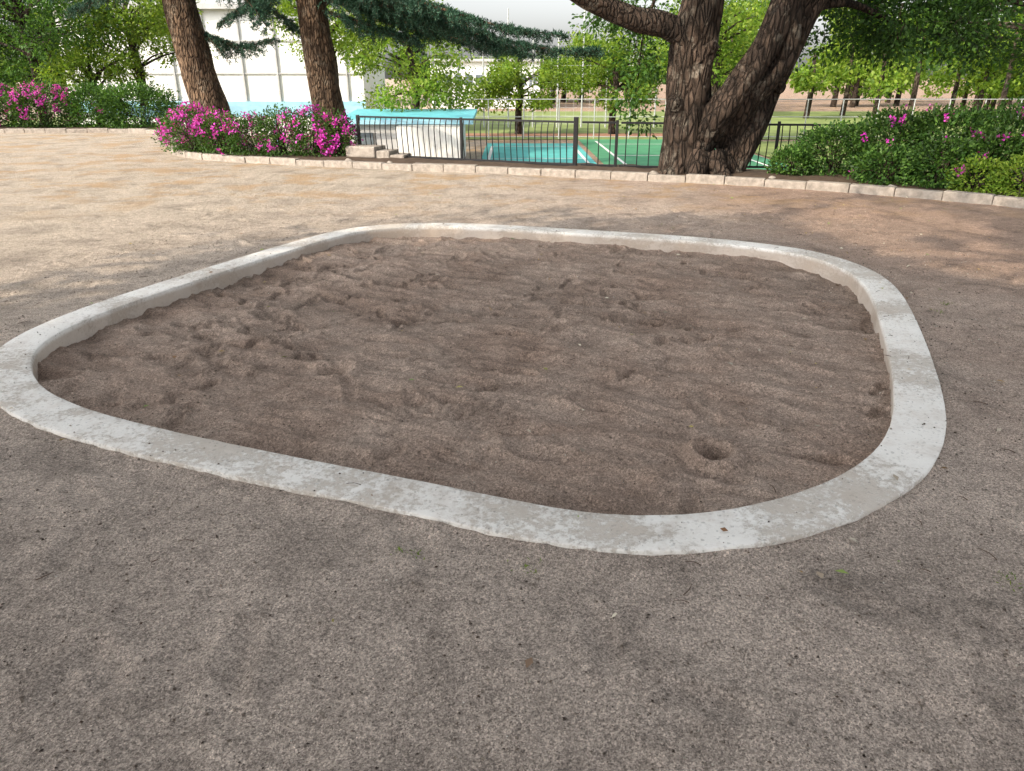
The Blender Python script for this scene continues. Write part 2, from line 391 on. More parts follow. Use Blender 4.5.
for _ in range(150):
    cx,cy=R.uniform(-2.6,2.7),R.uniform(2.4,7.8);an=R.normal(math.radians(-20),.9);L=R.uniform(.07,.2);W=R.uniform(.03,.055)
    m_=(np.abs(sx_-cx)<.5)&(np.abs(sy_-cy)<.5);X_,Y_=sx_[m_],sy_[m_]
    u=(X_-cx)*math.cos(an)+(Y_-cy)*math.sin(an);v_=-(X_-cx)*math.sin(an)+(Y_-cy)*math.cos(an)
    v_=v_-.15*u*u/L
    q=(u/L)**2+(v_/W)**2
    h[m_]+=np.where(q<9,-R.uniform(.008,.022)*np.exp(-q**2)+R.uniform(.005,.013)*np.exp(-(np.sqrt(q)-1.3)**2*9),0)
for k in range(16):
    a0=math.radians(8+k*9);x0,y0=-.35,3.0;L=R.uniform(.35,.75)
    m_=(np.abs(sx_-x0)<1.2)&(np.abs(sy_-y0)<1.2);u=(sx_[m_]-x0)*math.cos(a0)+(sy_[m_]-y0)*math.sin(a0);v_=-(sx_[m_]-x0)*math.sin(a0)+(sy_[m_]-y0)*math.cos(a0)
    h[m_]+=-.014*np.exp(-(v_/.016)**2)*sstep(.12,.25,u)*(1-sstep(L*.7,L,u))+.006*np.exp(-((v_-.03)/.016)**2)*sstep(.12,.25,u)*(1-sstep(L*.7,L,u))
for cx,cy,r,dp in [(.88,2.86,.055,.10),(-1.72,5.02,.09,.06),(.55,4.5,.12,.03),(1.9,4.6,.1,.03),(-.75,2.95,.2,-.03),(.1,3.05,.25,-.025),(-1.0,3.9,.07,.05)]:
    q=((sx_-cx)/r)**2+((sy_-cy)/r)**2
    h+=-dp*np.exp(-q)+abs(dp)*.45*np.exp(-(np.sqrt(q)-1.7)**2*3)
di=dist(sx_,sy_,INN)
h=h+np.where(di<.25,(1-di/.25)**2*.010,0)
h=np.where(di<.3,np.minimum(h,-.014+.12*di),h)
h=np.minimum(h,.03)
mask=inside(sx_,sy_,MIDL);inn=inside(sx_,sy_,INN);hh=np.where(mask&~inn,np.minimum(h,-.0),h)
nx,ny=len(xs),len(ys);i,j=np.meshgrid(np.arange(ny-1),np.arange(nx-1),indexing='ij')
F=np.stack([i*nx+j,i*nx+j+1,(i+1)*nx+j+1,(i+1)*nx+j],-1).reshape(-1,4)
F=F[mask[F].all(1)]
used=np.zeros(len(sx_),int);used[F.ravel()]=1;rem=np.cumsum(used)-1
Vv=np.column_stack([sx_,sy_,hh]);SANDH=(xs,ys,hh.reshape(ny,nx))
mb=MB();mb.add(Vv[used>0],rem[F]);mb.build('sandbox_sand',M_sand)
def surf_z(x,y):
    ii=np.clip(np.round((y-2.0)/st).astype(int),0,ny-1);jj=np.clip(np.round((x+3.1)/st).astype(int),0,nx-1)
    zi=SANDH[2][ii,jj];iin=inside(x,y,INN);on=inside(x,y,C)&~iin
    return np.where(iin,zi,np.where(on,TOP+.001,gz(x,y)))
# ---------------------------------------------------------------- pebbles, fallen leaves, twigs
n=52000
px=R.uniform(-3.8,4.4,n);py=1.0+R.rand(n)**1.8*7.5
keep=~(inside(px,py,C)&~inside(px,py,INN)&(R.rand(n)>.10));px,py=px[keep],py[keep];n=len(px)
pz=surf_z(px,py);r=.0012+.0046*R.rand(n)**5+.0007*(py>3);r=np.where(inside(px,py,INN),r*.85,r)
base=np.array([[1,0,0],[0,1,0],[-1,0,0],[0,-1,0],[0,0,.8],[0,0,-.5]])
V=base[None]*r[:,None,None]*(1+.3*R.rand(n,6,1));
an=R.uniform(0,6.3,n);ca,sa=np.cos(an)[:,None],np.sin(an)[:,None]
V=np.stack([V[:,:,0]*ca-V[:,:,1]*sa,V[:,:,0]*sa+V[:,:,1]*ca,V[:,:,2]],-1)+np.stack([px,py,pz+r*.45],-1)[:,None]
f=np.array([[0,5,1,4],[2,5,3,4],[1,5,2,4],[3,5,0,4]])
F=(f[None]+np.arange(n)[:,None,None]*6).reshape(-1,4)
mb=MB();mb.add(V.reshape(-1,3),F);mb.build('gravel_pebbles',M_peb,smooth=False)
mb=MB();n=1500
px=R.uniform(-4,7.0,n);py=R.uniform(1.2,12,n)
k=(R.rand(n)<.10+.10*np.clip(px,-.5,6)+.05*py);px,py=px[k],py[k];n=len(px)
s=.008+.018*R.rand(n)**2.5
pz=surf_z(px,py)+.004+s*.25
D=R.normal(size=(n,3));D[:,2]=np.abs(D[:,2])*.15;N=R.normal(size=(n,3))*.3;N[:,2]+=1
leafq(mb,np.column_stack([px,py,pz]),D,N,s*1.8,s)
sp=np.array([(.99,1.98),(1.05,1.99),(.30,2.85),(.75,4.5),(-.30,3.6),(1.15,3.45),(2.05,4.9),(1.45,3.2),(-.9,7.2),(-2.0,4.1),(.2,3.9),(1.0,5.3),(2.5,3.0),(1.7,4.3),(1.25,3.9),(2.6,3.6),(2.9,2.8)])
spz=surf_z(sp[:,0],sp[:,1])+.013
D=R.normal(size=(len(sp),3))*[1,1,0];D[:,2]=.08
leafq(mb,np.column_stack([sp,spz]),D,np.tile([0.1,.1,1.],(len(sp),1)),.045,.026)
mb.build('fallen_leaves',M_fall)
mb=MB()
for _ in range(150):
    x,y=R.uniform(-3.5,4.5),R.uniform(1.4,9.5);zz=float(surf_z(np.array([x]),np.array([y]))[0])+.005;a=R.uniform(0,3.14);L=R.uniform(.02,.07)
    tube(mb,[(x,y,zz),(x+math.cos(a)*L*.5,y+math.sin(a)*L*.5,zz+.004),(x+math.cos(a+.2)*L,y+math.sin(a+.2)*L,zz+.002)],[.0019,.0016,.001],4,2)
mb.build('fallen_twigs',plain('dead_twig',(.10,.06,.04)))
mb=MB()
for cx,cy in [(2.95,4.9),(3.1,5.1),(-.35,2.1),(1.6,1.95),(.05,2.02),(-2.9,3.0),(2.4,2.9)]:
    m_=22;p=np.column_stack([cx+R.normal(size=m_)*.025,cy+R.normal(size=m_)*.02,np.zeros(m_)]);p[:,2]=gz(p[:,0],p[:,1])-.001
    leafq(mb,p,rdir(m_,1.2),rdir(m_),.018,.004)
mb.build('weed_tufts',M_leafy)
# ---------------------------------------------------------------- garden edging of blocks
EDGE=[(-34,24.5),(-24,23),(-14.6,22.2),(-10.2,22.1),(-8.6,19.6),(-7.5,17.4),(-7.0,15.95),(-6.0,14.95),(-4.23,14.05),(-1.94,13.25),(-.2,12.68),(1.39,12.05),(2.42,11.67),(3.52,11.22),(4.49,10.68),(5.61,9.9),(6.4,9.15),(7.3,8.0),(8.3,6.2),(9.2,3.5),(10,0)]
E=catmull(EDGE,30);seg=np.linalg.norm(np.diff(E,axis=0),axis=1);al=np.concatenate([[0],np.cumsum(seg)])
mb=MB();t=0
while t<al[-1]-.7:
    L=.58;t2=t+L
    p=np.array([np.interp(t,al,E[:,0]),np.interp(t,al,E[:,1])]);q=np.array([np.interp(t2,al,E[:,0]),np.interp(t2,al,E[:,1])])
    c=(p+q)/2;an=math.atan2(q[1]-p[1],q[0]-p[0])
    hgt=.112+R.uniform(-.015,.015)
    mb.box((c[0],c[1]+.07,hgt/2-.06),(np.linalg.norm(q-p)-.010,.15+R.uniform(-.01,.01),hgt+.12),an+R.normal()*.012,R.normal()*.02)
    t=t2
mb.build('garden_edging',M_stone,smooth=False,bevel=.012)
mb=MB();m=len(E);off=np.array([0,.12]);vv=[]
for k,o in enumerate([0,.4,1.0,1.6]):
    zz=[.06,.10,.11,.0][k]
    Tt=norm(np.gradient(E,axis=0));Np=np.stack([-Tt[:,1],Tt[:,0]],1)
    P=E+off+Np*o;vv.append(np.column_stack([P,np.full(m,zz)+.03*fbm(P[:,0]*3,P[:,1]*3,5,3)]))
i,j=np.meshgrid(np.arange(3),np.arange(m-1),indexing='ij')
mb.add(np.concatenate(vv),np.stack([i*m+j,i*m+j+1,(i+1)*m+j+1,(i+1)*m+j],-1).reshape(-1,4));mb.build('planting_bed_soil',M_soil)
mb=MB()
for k in range(4): mb.box((-2.75+.28*k*.9,14.55-.05*k,.20-.06*k),(.62,.45,.2-.02*k),-.35+.08*k)
mb.build('stone_steps',M_stone,smooth=False,bevel=.025)
mb=MB()
for k in range(9):
    x,y,s=[(2.2,12.0,.14),(1.9,12.2,.1),(5.2,10.45,.13),(4.7,11,.1),(-2.2,13.7,.11),(6.0,9.8,.1),(2.45,11.9,.09),(3.9,11.5,.12),(-3.0,14.0,.13)][k]
    tube(mb,[(x,y,-.02),(x,y,.02),(x+.01,y,s*.6),(x,y,s*.95)],[s*.8,s,s*.75,.01],10,3,.2,k,.2)
mb.build('garden_rocks',M_stone)
# ---------------------------------------------------------------- metal fence
def polyline_fence(name,P,H,zbase,gap,posts,bow=.05):
    root=empty(name);bars=MB();rails=MB();pp=MB();P=np.array(P,float)
    for a,b in zip(P[:-1],P[1:]):
        Ln=np.linalg.norm(b-a);u=(b-a)/Ln;nrm=np.array([u[1],-u[0]]);an=math.atan2(u[1],u[0]);c=(a+b)/2
        for zz in (H,zbase+.10,):
            rails.box((c[0],c[1],zz),(Ln,.032,.032),an)
        for k in range(int(Ln/gap)):
            q=a+u*(k+.5)*gap
            tube(bars,[(q[0],q[1],zbase+.10),(q[0]+nrm[0]*bow*.3,q[1]+nrm[1]*bow*.3,zbase+.3*(H-zbase)),(q[0]+nrm[0]*bow,q[1]+nrm[1]*bow,zbase+.75*(H-zbase)),(q[0],q[1],H)],[.009]*4,5,3)
    for (x,y,hh,r) in posts: pp.box((x,y,hh/2-.3),(r,r,hh+.6),-.3)
    bars.build('bars',M_black,root);rails.build('rails',M_black,root,False);pp.build('posts',M_black,root,False,.004)
    return root
polyline_fence('metal_fence',[(-2.9,14.75),(-.9,13.85),(1.06,12.95)],.80,0.02,.115,[(-2.9,14.75,.83,.05),(-.9,13.85,.83,.045),(1.06,12.95,.88,.07)])
polyline_fence('metal_gate',[(1.16,12.92),(1.72,12.78)],.80,.02,.19,[(1.72,12.78,.84,.045)],0)
polyline_fence('metal_gate',[(1.78,12.76),(2.5,12.62)],.80,.02,.19,[(2.5,12.62,.84,.045)],0)
polyline_fence('metal_fence',[(2.6,12.75),(4.3,12.6),(6.4,12.3)],.78,.02,.115,[(4.3,12.6,.83,.05),(6.4,12.3,.83,.05)])
# ---------------------------------------------------------------- large broadleaf tree
root=empty('large_broadleaf_tree')
tb=MB()
tube(tb,[(2.86,12.30,-.4),(2.84,12.3,.0),(2.80,12.3,.25),(2.75,12.3,.8),(2.72,12.3,1.5),(2.76,12.3,2.1),(2.84,12.3,2.7),(2.95,12.35,3.8),(2.8,12.5,5.2),(3.0,12.7,7)],[.66,.52,.41,.355,.345,.355,.33,.28,.22,.1],44,12,.22,3,.15)
tube(tb,[(3.3,12.35,-.4),(3.38,12.35,.0),(3.52,12.36,.3),(3.74,12.38,.75),(3.93,12.42,1.2),(4.12,12.45,1.7),(4.34,12.5,2.2),(4.66,12.55,2.9),(5.3,12.6,4.2),(6.2,12.8,6)],[.46,.36,.29,.25,.225,.24,.23,.22,.18,.08],36,12,.20,13,.18)
tube(tb,[(2.95,12.2,.55),(3.12,12.1,.9),(3.38,12.0,1.3),(3.66,12.0,1.75),(3.88,12.0,2.25),(4.05,12.0,2.9),(4.3,11.8,4.5),(4.2,11.4,6)],[.23,.24,.20,.19,.19,.18,.14,.06],30,12,.20,23,.18)
tube(tb,[(3.3,12.35,.45),(3.5,12.2,.9),(3.80,12.1,1.3),(4.06,12.05,1.75),(4.05,12.0,2.3),(3.9,12.0,3.2)],[.17,.18,.16,.17,.16,.12],28,12,.2,43,.28)
tube(tb,[(2.8,12.2,1.75),(2.55,12.15,2.02),(2.2,12.05,2.2),(1.75,11.95,2.28),(1.3,11.85,2.42),(.8,11.6,2.62),(0,11,3.2),(-1.5,10,4.3),(-2.6,9,5)],[.24,.20,.17,.15,.14,.125,.12,.08,.04],24,10,.18,33,.14)
for x,y,z_,r in [(2.50,12.0,1.1,.13),(2.9,11.97,.5,.15),(2.95,12.0,1.9,.12),(4.1,12.2,1.35,.11),(2.60,12.0,2.2,.12)]:
    tube(tb,[(x,y+.12,z_),(x,y+.03,z_),(x,y-.03,z_+.01),(x,y-.06,z_+.01)],[r,r*.95,r*.6,.01],14,4,.15,int(x*10))
for a,L in [(3.6,.9),(4.4,.8),(5.2,.9),(2.9,.7),(5.9,.8)]:
    x0,y0=3.0,12.25;tube(tb,[(x0+.25*math.cos(a),y0+.25*math.sin(a),.35),(x0+.5*math.cos(a),y0+.45*math.sin(a),.10),(x0+L*math.cos(a),y0+L*.8*math.sin(a),-.03)],[.2,.14,.05],12,6,.15,int(a*9))
cen=[]
for k in range(46):
    a=R.uniform(0,6.28);rr=R.uniform(1.2,5.8);c=np.array([3+rr*math.cos(a),12.2+rr*math.sin(a),R.uniform(4.6,8.2)-rr*.12]);cen.append(c)
    s=np.array([2.95,12.4,R.uniform(3.0,5.6)])
    tube(tb,[s,(s*.5+c*.5)+np.array([0,0,.4]),c],[.09,.06,.02],6,4)
tb.build('trunk_and_limbs',M_bark,root)
lf=MB();cloud(lf,cen,[R.uniform(.8,1.4) for _ in cen],[330]*len(cen),.18,.10)
def spray(mb,tw,c,r,n,L,W):
    for q in range(max(2,int(n/90))):
        p=np.array(c)+R.normal(size=3)*np.array([r,r,r*.55])*.5
        tube(tw,[p+np.array([0,0,.22]),p+np.array([R.normal()*.06,R.normal()*.06,.1]),p+np.array([R.normal()*.15,R.normal()*.15,-.12])],[.008,.006,.003],4,2)
        m_=90;d=R.normal(size=(m_,3))*np.array([.17,.17,.12])
        leafq(mb,p+d,norm(d+rdir(m_)*.12+np.array([0,0,-.1])),rdir(m_,1.2),L*(.6+.7*R.rand(m_)),W*(.6+.7*R.rand(m_)))
tw=MB()
for c,r,n in [((2.15,13.6,1.65),.25,540),((2.25,13.7,2.3),.4,900),((2.1,13.5,1.15),.14,270),((1.6,13.4,2.5),.35,540),((2.2,13.6,.8),.10,180)]:
    spray(lf,tw,c,r,n,.085,.05)
tube(tw,[(2.8,12.4,3.2),(2.4,13.1,2.9),(2.2,13.6,2.2),(2.15,13.7,1.4)],[.05,.035,.02,.01],6,5)
lf.build('leaves',M_leaf,root)
lf=MB()
for k in range(54):
    x=R.uniform(4.7,10.5);y=R.uniform(12.5,15)
    zlow=np.interp(x,[4.5,5.2,6.5,8,10.5],[1.9,2.15,1.85,1.8,1.7])
    spray(lf,tw,(x,y,zlow+R.rand()**1.3*1.5),.42,300,.09,.05)
for p in [[(4.6,12.55,2.9),(6,13,3.1),(8,13.6,2.7),(10,14,2.2)],[(4.3,12.5,2.4),(5.2,12.9,2.55),(6.2,13.3,2.3),(7.2,13.5,2.1)]]:
    tube(tw,p,[.09,.06,.04,.015],8,6)
lf.build('hanging_leaves',M_leafd,root);tw.build('twigs',M_bark,root)
# ---------------------------------------------------------------- cedars
def bough(nb,tw,P,r0,tl,dens=32,needles=8,nl=.06,nw=.013):
    C_=catmull(P,10);m=len(C_);rr=np.linspace(r0,.006,m)
    tube(tw,C_,rr,6,1)
    Tn=norm(np.gradient(C_,axis=0));acc=np.concatenate([[0],np.cumsum(np.linalg.norm(np.diff(C_,axis=0),axis=1))])
    Lm=acc[-1];nt_=int(Lm*dens)
    for k in range(nt_):
        s=R.uniform(.12,1)*Lm;c=np.array([np.interp(s,acc,C_[:,i]) for i in range(3)]);t=np.array([np.interp(s,acc,Tn[:,i]) for i in range(3)])
        side=np.cross(t,[0,0,1]);side/=np.linalg.norm(side)+1e-6
        sg=1 if R.rand()<.5 else -1
        ln=tl*(1.15-.8*s/Lm)*R.uniform(.5,1.1)
        d=side*sg*R.uniform(.6,1)+t*R.uniform(.4,.9)+np.array([0,0,R.uniform(-.25,.12)]);d/=np.linalg.norm(d)
        q=np.linspace(0,1,4)[:,None];B=c+d*ln*q+np.array([0,0,-1])*(q**2)*ln*R.uniform(.15,.5)
        tube(tw,B,[.006,.004,.003,.002],3,1)
        nq=int(ln*26)+3;u=R.rand(nq,1);pc=c+d*ln*u+np.array([0,0,-1])*(u**2)*ln*.32
        pc=pc+R.normal(size=pc.shape)*.025
        pc=np.repeat(pc,needles,0);dd_=rdir(len(pc),.35)
        leafq(nb,pc,dd_,rdir(len(pc),.5),nl*(.7+.7*R.rand(len(pc))),nw)
def cedar(bx,by,tx,r,H,boughs,zlow):
    root=empty('cedar_tree');tr=MB();tw=MB();nb=MB()
    tube(tr,[(bx+.02,by,-1.3),(bx,by,0),(bx,by,.8),(bx+(tx-bx)*.5,by,1.7),(tx,by,2.9),(tx-.1,by,4.5),(tx-.1,by,H*.7),(tx,by,H)],[r*1.35,r*1.2,r,r*.93,r*.86,r*.75,r*.4,.04],32,9,.13,int(bx*7)%97,.05)
    for P in boughs: bough(nb,tw,P,.045,.75)
    for k in range(22):
        zz=zlow+(H-zlow)*((k+.5)/22);ln=3.6*(1-(zz-zlow)/(H-zlow+1.5));a=k*2.4+R.uniform(-.3,.3)
        s=np.array([tx,by,zz]);e=s+np.array([math.cos(a)*ln,math.sin(a)*ln,-ln*.18])
        bough(nb,tw,[s,(s+e)/2+np.array([0,0,.15]),e],.05,.8,9,4,.13,.03)
    tr.build('trunk',M_cbark,root);tw.build('branches',M_cbark,root);nb.build('needles',M_needle,root)
cedar(-6.5,17.0,-6.82,.37,10.5,[
 [(-6.8,17,3.6),(-5.9,16.3,3.3),(-5.0,15.7,2.8),(-4.6,15.4,2.35)],
 [(-6.8,17,3.3),(-7.8,16.6,3.1),(-8.6,16.2,2.7)],
 [(-6.8,17,3.8),(-5.9,17.6,3.3),(-5.0,18.2,2.65),(-4.7,18.4,2.3)],
 [(-6.8,17,2.5),(-6.3,17.2,2.25),(-5.8,17.5,2.1),(-5.2,17.8,2.25)],
 [(-6.8,17,4.2),(-8.4,17.5,3.7),(-9.8,18,3.1)],
],4.3)
cedar(-3.95,17.0,-4.12,.33,11,[
 [(-4.1,17,3.3),(-3.0,16.5,3.1),(-1.8,16.0,2.70),(-.4,15.4,2.2),(.8,15,1.95),(1.6,14.8,1.95)],
 [(-4.1,17,3.0),(-3.2,16.4,2.9),(-2.2,15.9,2.7),(-1.0,15.5,2.35),(.1,15.2,1.95)],
 [(-4.1,17,3.3),(-3.2,16.8,3.1),(-2.0,16.4,2.8),(-.9,16,2.4)],
 [(-4.1,17,2.8),(-3.4,16.8,2.6),(-2.7,16.6,2.4),(-1.9,16.4,2.15)],
 [(-4.1,17,3.2),(-3.2,17.5,3.0),(-2.0,17.8,2.6),(-.8,18,2.3)],
 [(-4.1,17,3.3),(-4.9,16.5,3.0),(-5.6,16.0,2.5)],
 [(-4.1,17,3.6),(-3.0,16,3.3),(-2.0,15.4,2.9),(-1.3,15.0,2.6)],
 [(-4.1,17,3.4),(-2.8,15.6,3.1),(-1.4,14.7,2.65),(-.2,14.2,2.3),(.8,13.9,2.15)],
 [(-4.1,17,3.0),(-3.0,16.9,2.75),(-1.8,17.0,2.4),(-.6,17.2,2.1),(.5,17.3,1.9)],
],4.3)
# ---------------------------------------------------------------- bushes
def bush(name,mounds,lmat,flower=0,L=.05,W=.028,dens=2600):
    root=empty(name);lb=MB();fb=MB();tw=MB()
    for (x,y,z_,rx,ry,rz,fl) in mounds:
        A=(rx*ry+rx*rz+ry*rz)/3*12;n=int(A*dens*.42)
        d=rdir(n,.25);
        b=1+.22*vn(d[:,0]*3+x*5,d[:,1]*3+d[:,2]*2.3,4)[:,None]*2*.5+.10*R.normal(size=(n,1))
        rad=(1-.38*R.rand(n,1)**2)*b
        p=np.array([x,y,z_])+d*rad*np.array([rx,ry,rz]);p[:,2]=np.maximum(p[:,2],.08+.08*R.rand(n))
        leafq(lb,p,norm(d+rdir(n)*.8),rdir(n,.8)+d*.8,L*(.6+.7*R.rand(n)),W*(.6+.7*R.rand(n)))
        for q in range(16):
            dq=rdir(1,.4)[0]*np.array([rx,ry,rz])*.8
            tube(tw,[(x+R.normal()*.05,y,.0),np.array([x,y,z_])+dq*.4,np.array([x,y,z_])+dq],[.014,.01,.004],4,2)
        if fl>0:
            nc=int(A*fl*34);dc=rdir(nc,.35)
            keep=vn(dc[:,0]*2.6+x*3,dc[:,2]*2.6+dc[:,1]*2,17)+R.normal(size=nc)*.12>-.05;dc=dc[keep];nc=len(dc)
            pc=np.array([x,y,z_])+dc*(1.02+.05*R.normal(size=(nc,1)))*np.array([rx,ry,rz]);pc=pc[pc[:,2]>.15];nc=len(pc)
            if nc==0: continue
            k=15;pp=np.repeat(pc,k,0)+R.normal(size=(nc*k,3))*.035
            dd_=np.repeat(norm(pc-np.array([x,y,z_])),k,0)
            leafq(fb,pp,norm(rdir(nc*k)+dd_*.3),dd_+rdir(nc*k)*.5,.048*(.7+.6*R.rand(nc*k)),.038)
    lb.build('leaves',lmat,root);tw.build('stems',M_bark,root)
    if fb.n: fb.build('flowers',M_flower,root)
bush('azalea_bush',[(-6.45,15.75,.42,.60,.55,.50,1.1),(-5.75,15.3,.40,.5,.5,.44,.9)],M_leafb)
bush('azalea_bush',[(-5.0,15.1,.36,.52,.5,.44,.6),(-4.4,14.9,.42,.5,.5,.5,.4)],M_leafb)
bush('azalea_bush',[(-3.75,14.85,.42,.48,.5,.50,1.0),(-3.3,14.75,.38,.36,.4,.46,1.2)],M_leafb)
bush('azalea_bush',[(-7.1,17.2,.4,.6,.6,.45,.8)],M_leafb)
bush('round_shrub',[(-11.2,23.6,.55,1.25,1.0,.72,.02),(-12.5,23.7,.5,.9,.9,.75,.05)],M_leafb,L=.08,W=.05,dens=1600)
bush('azalea_bush',[(-14.0,23.6,.55,1.0,.9,.72,1.0),(-15.6,23.6,.55,1.0,.9,.75,1.2),(-17.2,23.8,.5,1,.9,.7,.6)],M_leafb,L=.08,W=.05,dens=1400)
kw=dict(L=.058,W=.034,dens=3300)
bush('azalea_bush',[(4.35,11.9,.22,.35,.35,.26,0),(4.95,11.85,.38,.6,.5,.42,.04),(5.7,11.6,.5,.65,.6,.5,.10)],M_leafb,**kw)
bush('azalea_bush',[(6.35,11.3,.55,.65,.6,.52,.2),(7.0,10.9,.55,.65,.6,.55,.18),(7.7,10.4,.55,.7,.7,.55,.12),(8.5,10.0,.55,.8,.7,.6,.1)],M_leafb,**kw)
bush('azalea_bush',[(5.35,10.95,.25,.45,.4,.34,.06),(5.95,10.55,.32,.48,.4,.38,.18),(6.6,10.5,.35,.5,.4,.45,.12)],M_leafb,**kw)
bush('yellow_green_shrub',[(6.15,10.1,.22,.36,.33,.28,0),(6.6,9.75,.25,.4,.35,.32,0),(7.1,9.35,.26,.5,.4,.34,0),(7.3,9.9,.35,.5,.5,.42,0)],M_leafy,L=.05,W=.028)
# ---------------------------------------------------------------- trees
def gtree(name,x,y,H,cr,zc,lmat,n=26,per=420,L=.11,W=.06,r=.13,flat=.7,seed=0,keepf=None):
    root=empty(name);tb=MB();lf=MB();cen=[]
    tube(tb,[(x,y,-1.2),(x,y,0),(x+.1,y,H*.35),(x-.05,y,H*.6),(x,y,H*.9)],[r*1.4,r*1.15,r,r*.7,r*.25],14,7,.12,seed)
    for k in range(n):
        a=R.uniform(0,6.28);q=math.sqrt(R.rand())*cr;c=np.array([x+q*math.cos(a),y+q*math.sin(a),zc+R.uniform(-1,1)*(H-zc)*(1.05-.5*q/cr)]);cen.append(c)
        s=np.array([x,y,min(H*.85,max(H*.25,c[2]-.6))])
        tube(tb,[s,(s+c)/2+np.array([0,0,.15]),c],[r*.4,r*.22,.012],5,3)
    cloud(lf,cen,[R.uniform(.28,.48)*cr*.9 for _ in cen],[per]*n,L,W,.3,keepf=keepf)
    tb.build('trunk_and_limbs',M_bark,root);lf.build('leaves',lmat,root);return root
gtree('garden_tree',-15.5,26,5.0,2.6,3.1,M_leaf,30,520)
gtree('garden_tree',-12.6,27,4.6,2.0,3.0,M_leafy,24,480)
gtree('garden_tree',-19.5,27,5.2,2.8,3.0,M_leaf,28,480)
gtree('garden_tree',-13.2,25.2,2.3,1.2,1.7,M_leafy,12,260)
gtree('garden_tree',-17.5,25.0,2.6,1.4,1.7,M_leaf,14,300)
gtree('garden_tree',-3.4,27.5,3.6,2.3,1.8,M_leafy,22,420,.13,.07)
gtree('garden_tree',-6.5,29,5.2,2.2,3.6,M_leafy,20,420,.13,.07)
gtree('garden_tree',.3,36,2.5,2.0,1.1,M_leafy,18,330,.15,.09)
gtree('garden_tree',4.6,36,3.6,2.2,1.9,M_leafy,24,330,.15,.09)
gtree('garden_tree',7.6,30,4.8,2.3,2.9,M_leafy,24,330,.15,.09)
gtree('park_tree',12.1,17.5,9,4.2,5.6,M_leafd,34,420,.15,.09,.22)
gtree('park_tree',16.5,24,9,4.5,5.0,M_leafd,30,380,.17,.1,.22)
# trees standing beside / behind the photographer; their crowns throw the open shade (leaves cut out on purpose to let sun patches through)
def gaps(p):
    k=1/math.tan(SUN_EL);gx_=p[:,0]+.8*k*p[:,2];gy_=p[:,1]+.6*k*p[:,2]
    rm=np.zeros(len(p),bool)
    for cx,cy,rx,ry,an in [(4.0,7.2,.85,2.1,.22),(4.7,8.7,.6,1.2,.2),(1.4,9.6,1.9,.8,-.3),(-.4,10.2,1.3,.6,-.2),(5.3,6.0,.4,.9,.3)]:
        u=(gx_-cx)*math.cos(an)+(gy_-cy)*math.sin(an);v=-(gx_-cx)*math.sin(an)+(gy_-cy)*math.cos(an)
        rm|=((u/rx)**2+(v/ry)**2<1)&(vn(gx_*2.6,gy_*1.1,55)+.2*vn(gx_*6,gy_*4,56)>-.33)
    return ~rm
def shade(x,y,H,cr,zc,n,per,seed):
    return gtree('shade_tree',x,y,H,cr,zc,M_shade,n,per,.24,.15,.3,.6,seed,gaps)
shade(-8.5,-3.5,10,4.4,7,46,350,1)
shade(-2.5,-4.5,10,4.2,7,42,350,2)
shade(-14,-8,11,4.5,7.5,38,300,3)
shade(-5.5,-2.6,11,4.6,8.2,34,330,5)
# ---------------------------------------------------------------- far field, courts, buildings
def sheet(name,x0,x1,y0,y1,z,mat):
    mb=MB();mb.add([(x0,y0,z),(x1,y0,z),(x1,y1,z),(x0,y1,z)],[[0,1,2,3]]);return mb.build(name,mat,smooth=False)
sheet('sports_field',-30,70,33,60,-.975,M_field)
sheet('field_grass_strip',8.5,60,17.5,32,-.975,M_field)
sheet('running_track',-12,8,34.5,36.5,-.967,M_brick)
sheet('tennis_court',-1.0,2.6,19,31,-.975,M_court)
sheet('green_court',2.8,8.3,18.5,33,-.975,M_green)
mb=MB()
for x0,x1,y0,y1 in [(-.8,2.4,20.5,20.6),(-.8,2.4,29.5,29.6),(-.8,-.7,20.6,29.5),(2.3,2.4,20.6,29.5),(-.7,2.3,25,25.08),(3.4,3.5,19,32),(7.6,7.7,19,32),(3.5,7.6,26,26.1),(3.5,7.6,30.5,30.6),(5.5,5.6,19,26)]:
    mb.add([(x0,y0,-.968),(x1,y0,-.968),(x1,y1,-.968),(x0,y1,-.968)],[[0,1,2,3]])
mb.build('court_lines',M_line,smooth=False)
ph=empty('poolside_building');a=MB()
for k in range(22): a.box((-3.35+k*.085,22.85,-.42),(.078,.10,1.16+.02*(k%2)))
a.build('ribbed_wall',M_white,ph,False)
a=MB();a.box((-4.1,24.6,-.35),(1.4,2.9,1.3));a.build('side_wall',M_grey,ph,False)
a=MB();a.box((-2.45,24.5,-.4),(1.8,3.0,1.15));a.build('core',M_white,ph,False)
a=MB();a.box((-3.15,24.6,.36),(4.0,3.3,.10),0,.05);a.build('roof',M_blue,ph,False,.02)
a=MB();a.box((-3.15,22.76,.27),(4.05,.05,.13));a.build('fascia',M_lblue,ph,False,.01)
a=MB();a.box((-4.4,23.12,-.4),(.55,.04,.7));a.build('door',M_glass,ph,False)
wh=empty('white_hall');a=MB()
a.box((-13,38,1.6),(13,6,5.2));a.build('walls',M_white,wh,False)
a=MB();a.add([(-20,34.6,4.1),(-6,34.6,4.1),(-6,41.4,5.4),(-20,41.4,5.4),(-20,34.6,4.3),(-6,34.6,4.3),(-6,41.4,5.6),(-20,41.4,5.6)],[[0,1,5,4],[4,5,6,7],[1,2,6,5],[3,0,4,7],[3,2,1,0],[2,3,7,6]]);a.build('roof',M_grey,wh,False)
a=MB();a.box((-13,34.93,.25),(13.1,.12,.45));a.build('blue_band',M_lblue,wh,False)
a=MB()
for k in range(9): a.box((-19.2+k*1.5,34.96,1.9),(.07,.1,4.4))
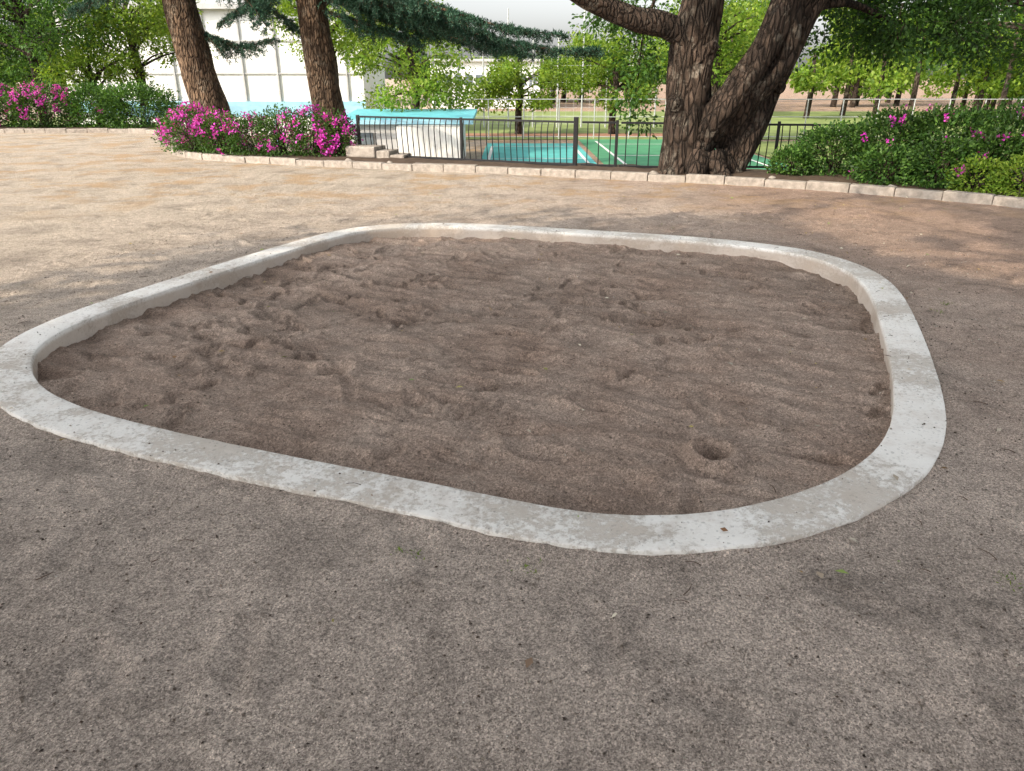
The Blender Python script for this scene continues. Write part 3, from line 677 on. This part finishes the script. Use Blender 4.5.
for z_ in (1.6,2.9): a.box((-13,34.97,z_),(13,.06,.05))
a.build('wall_trim',M_grey,wh,False)
a=MB();a.box((-9.5,26.5,.40),(9,.08,.35));
for k in range(7): a.box((-13.8+k*1.45,26.56,-.4),(.07,.07,1.7))
a.build('pale_blue_screen',M_lblue,None,False)
sb=empty('school_building');a=MB();a.box((-2.2,70,.8),(9,8,3.6));a.build('walls',M_white,sb,False)
a=MB()
for k in range(10): a.box((-6.2+k*.88,65.97,1.2),(.6,.05,.8))
a.build('windows',M_glass,sb,False)
a=MB();a.box((-2.2,69.9,2.7),(9.5,8.6,.2));a.build('roof',M_grey,sb,False)
bn=empty('ball_stop_net');a=MB();b=MB()
for k in range(10):
    x=-4+k*1.27;tall=[3.0,3.4,3.2,4.6,3.2,3.4,5.2,3.2,3.0,3.0][k]
    tube(a,[(x,41,-1.0),(x,41,tall/2),(x,41,tall)],[.045,.045,.04],7,1)
for z_ in np.arange(-.8,2.9,.4): tube(b,[(-4,41,z_),(2,41,z_),(7.4,41,z_)],[.006]*3,3,1)
for x in np.arange(-4,7.4,.4): tube(b,[(x,41,-.8),(x,41,1),(x,41,2.9)],[.005]*3,3,1)
a.build('poles',M_steel,bn);b.build('mesh',M_steel,bn,False)
bn=empty('court_fence');a=MB()
for k in range(28):
    x=-4+k*1.5;tube(a,[(x,33.4,-1),(x,33.4,-.2),(x,33.4,.6)],[.025]*3,6,1)
for z_ in (-.9,-.1,.6): tube(a,[(-4,33.4,z_),(18,33.4,z_),(36.5,33.4,z_)],[.018]*3,5,1)
a.build('posts_and_rails',M_steel,bn)
root=empty('distant_trees');tb=MB();lf=MB();lf2=MB()
for k in range(80):
    x=R.uniform(-75,95);y=R.uniform(66,92)
    if -14<x<8 and y<78: y+=14
    H=R.uniform(5,9)
    if -5<x<8: H=R.uniform(2.6,3.6)
    tube(tb,[(x,y,-1),(x+.1,y,1),(x,y,H*.7)],[.28,.22,.1],6,3)
    nC=9;cen=[(x+R.normal()*1.8,y+R.normal()*1.5,R.uniform(.8,H)) for _ in range(nC)]
    cloud(lf if k%3==0 else lf2,cen,[R.uniform(.9,1.7) for _ in cen],[200]*nC,.42,.26,.3)
for k in range(34):
    x=R.uniform(8,60);y=R.uniform(46,60);H=R.uniform(2.8,5.5)
    tube(tb,[(x,y,-1),(x+.1,y,1),(x,y,H*.7)],[.2,.16,.08],6,3)
    cen=[(x+R.normal()*1.3,y+R.normal()*1.2,R.uniform(.6,H)) for _ in range(7)]
    cloud(lf2,cen,[R.uniform(.6,1.2) for _ in cen],[200]*7,.28,.17,.3)
tb.build('trunks',M_bark,root);lf.build('foliage_dark',M_leaf,root);lf2.build('foliage_bright',M_leafy,root)
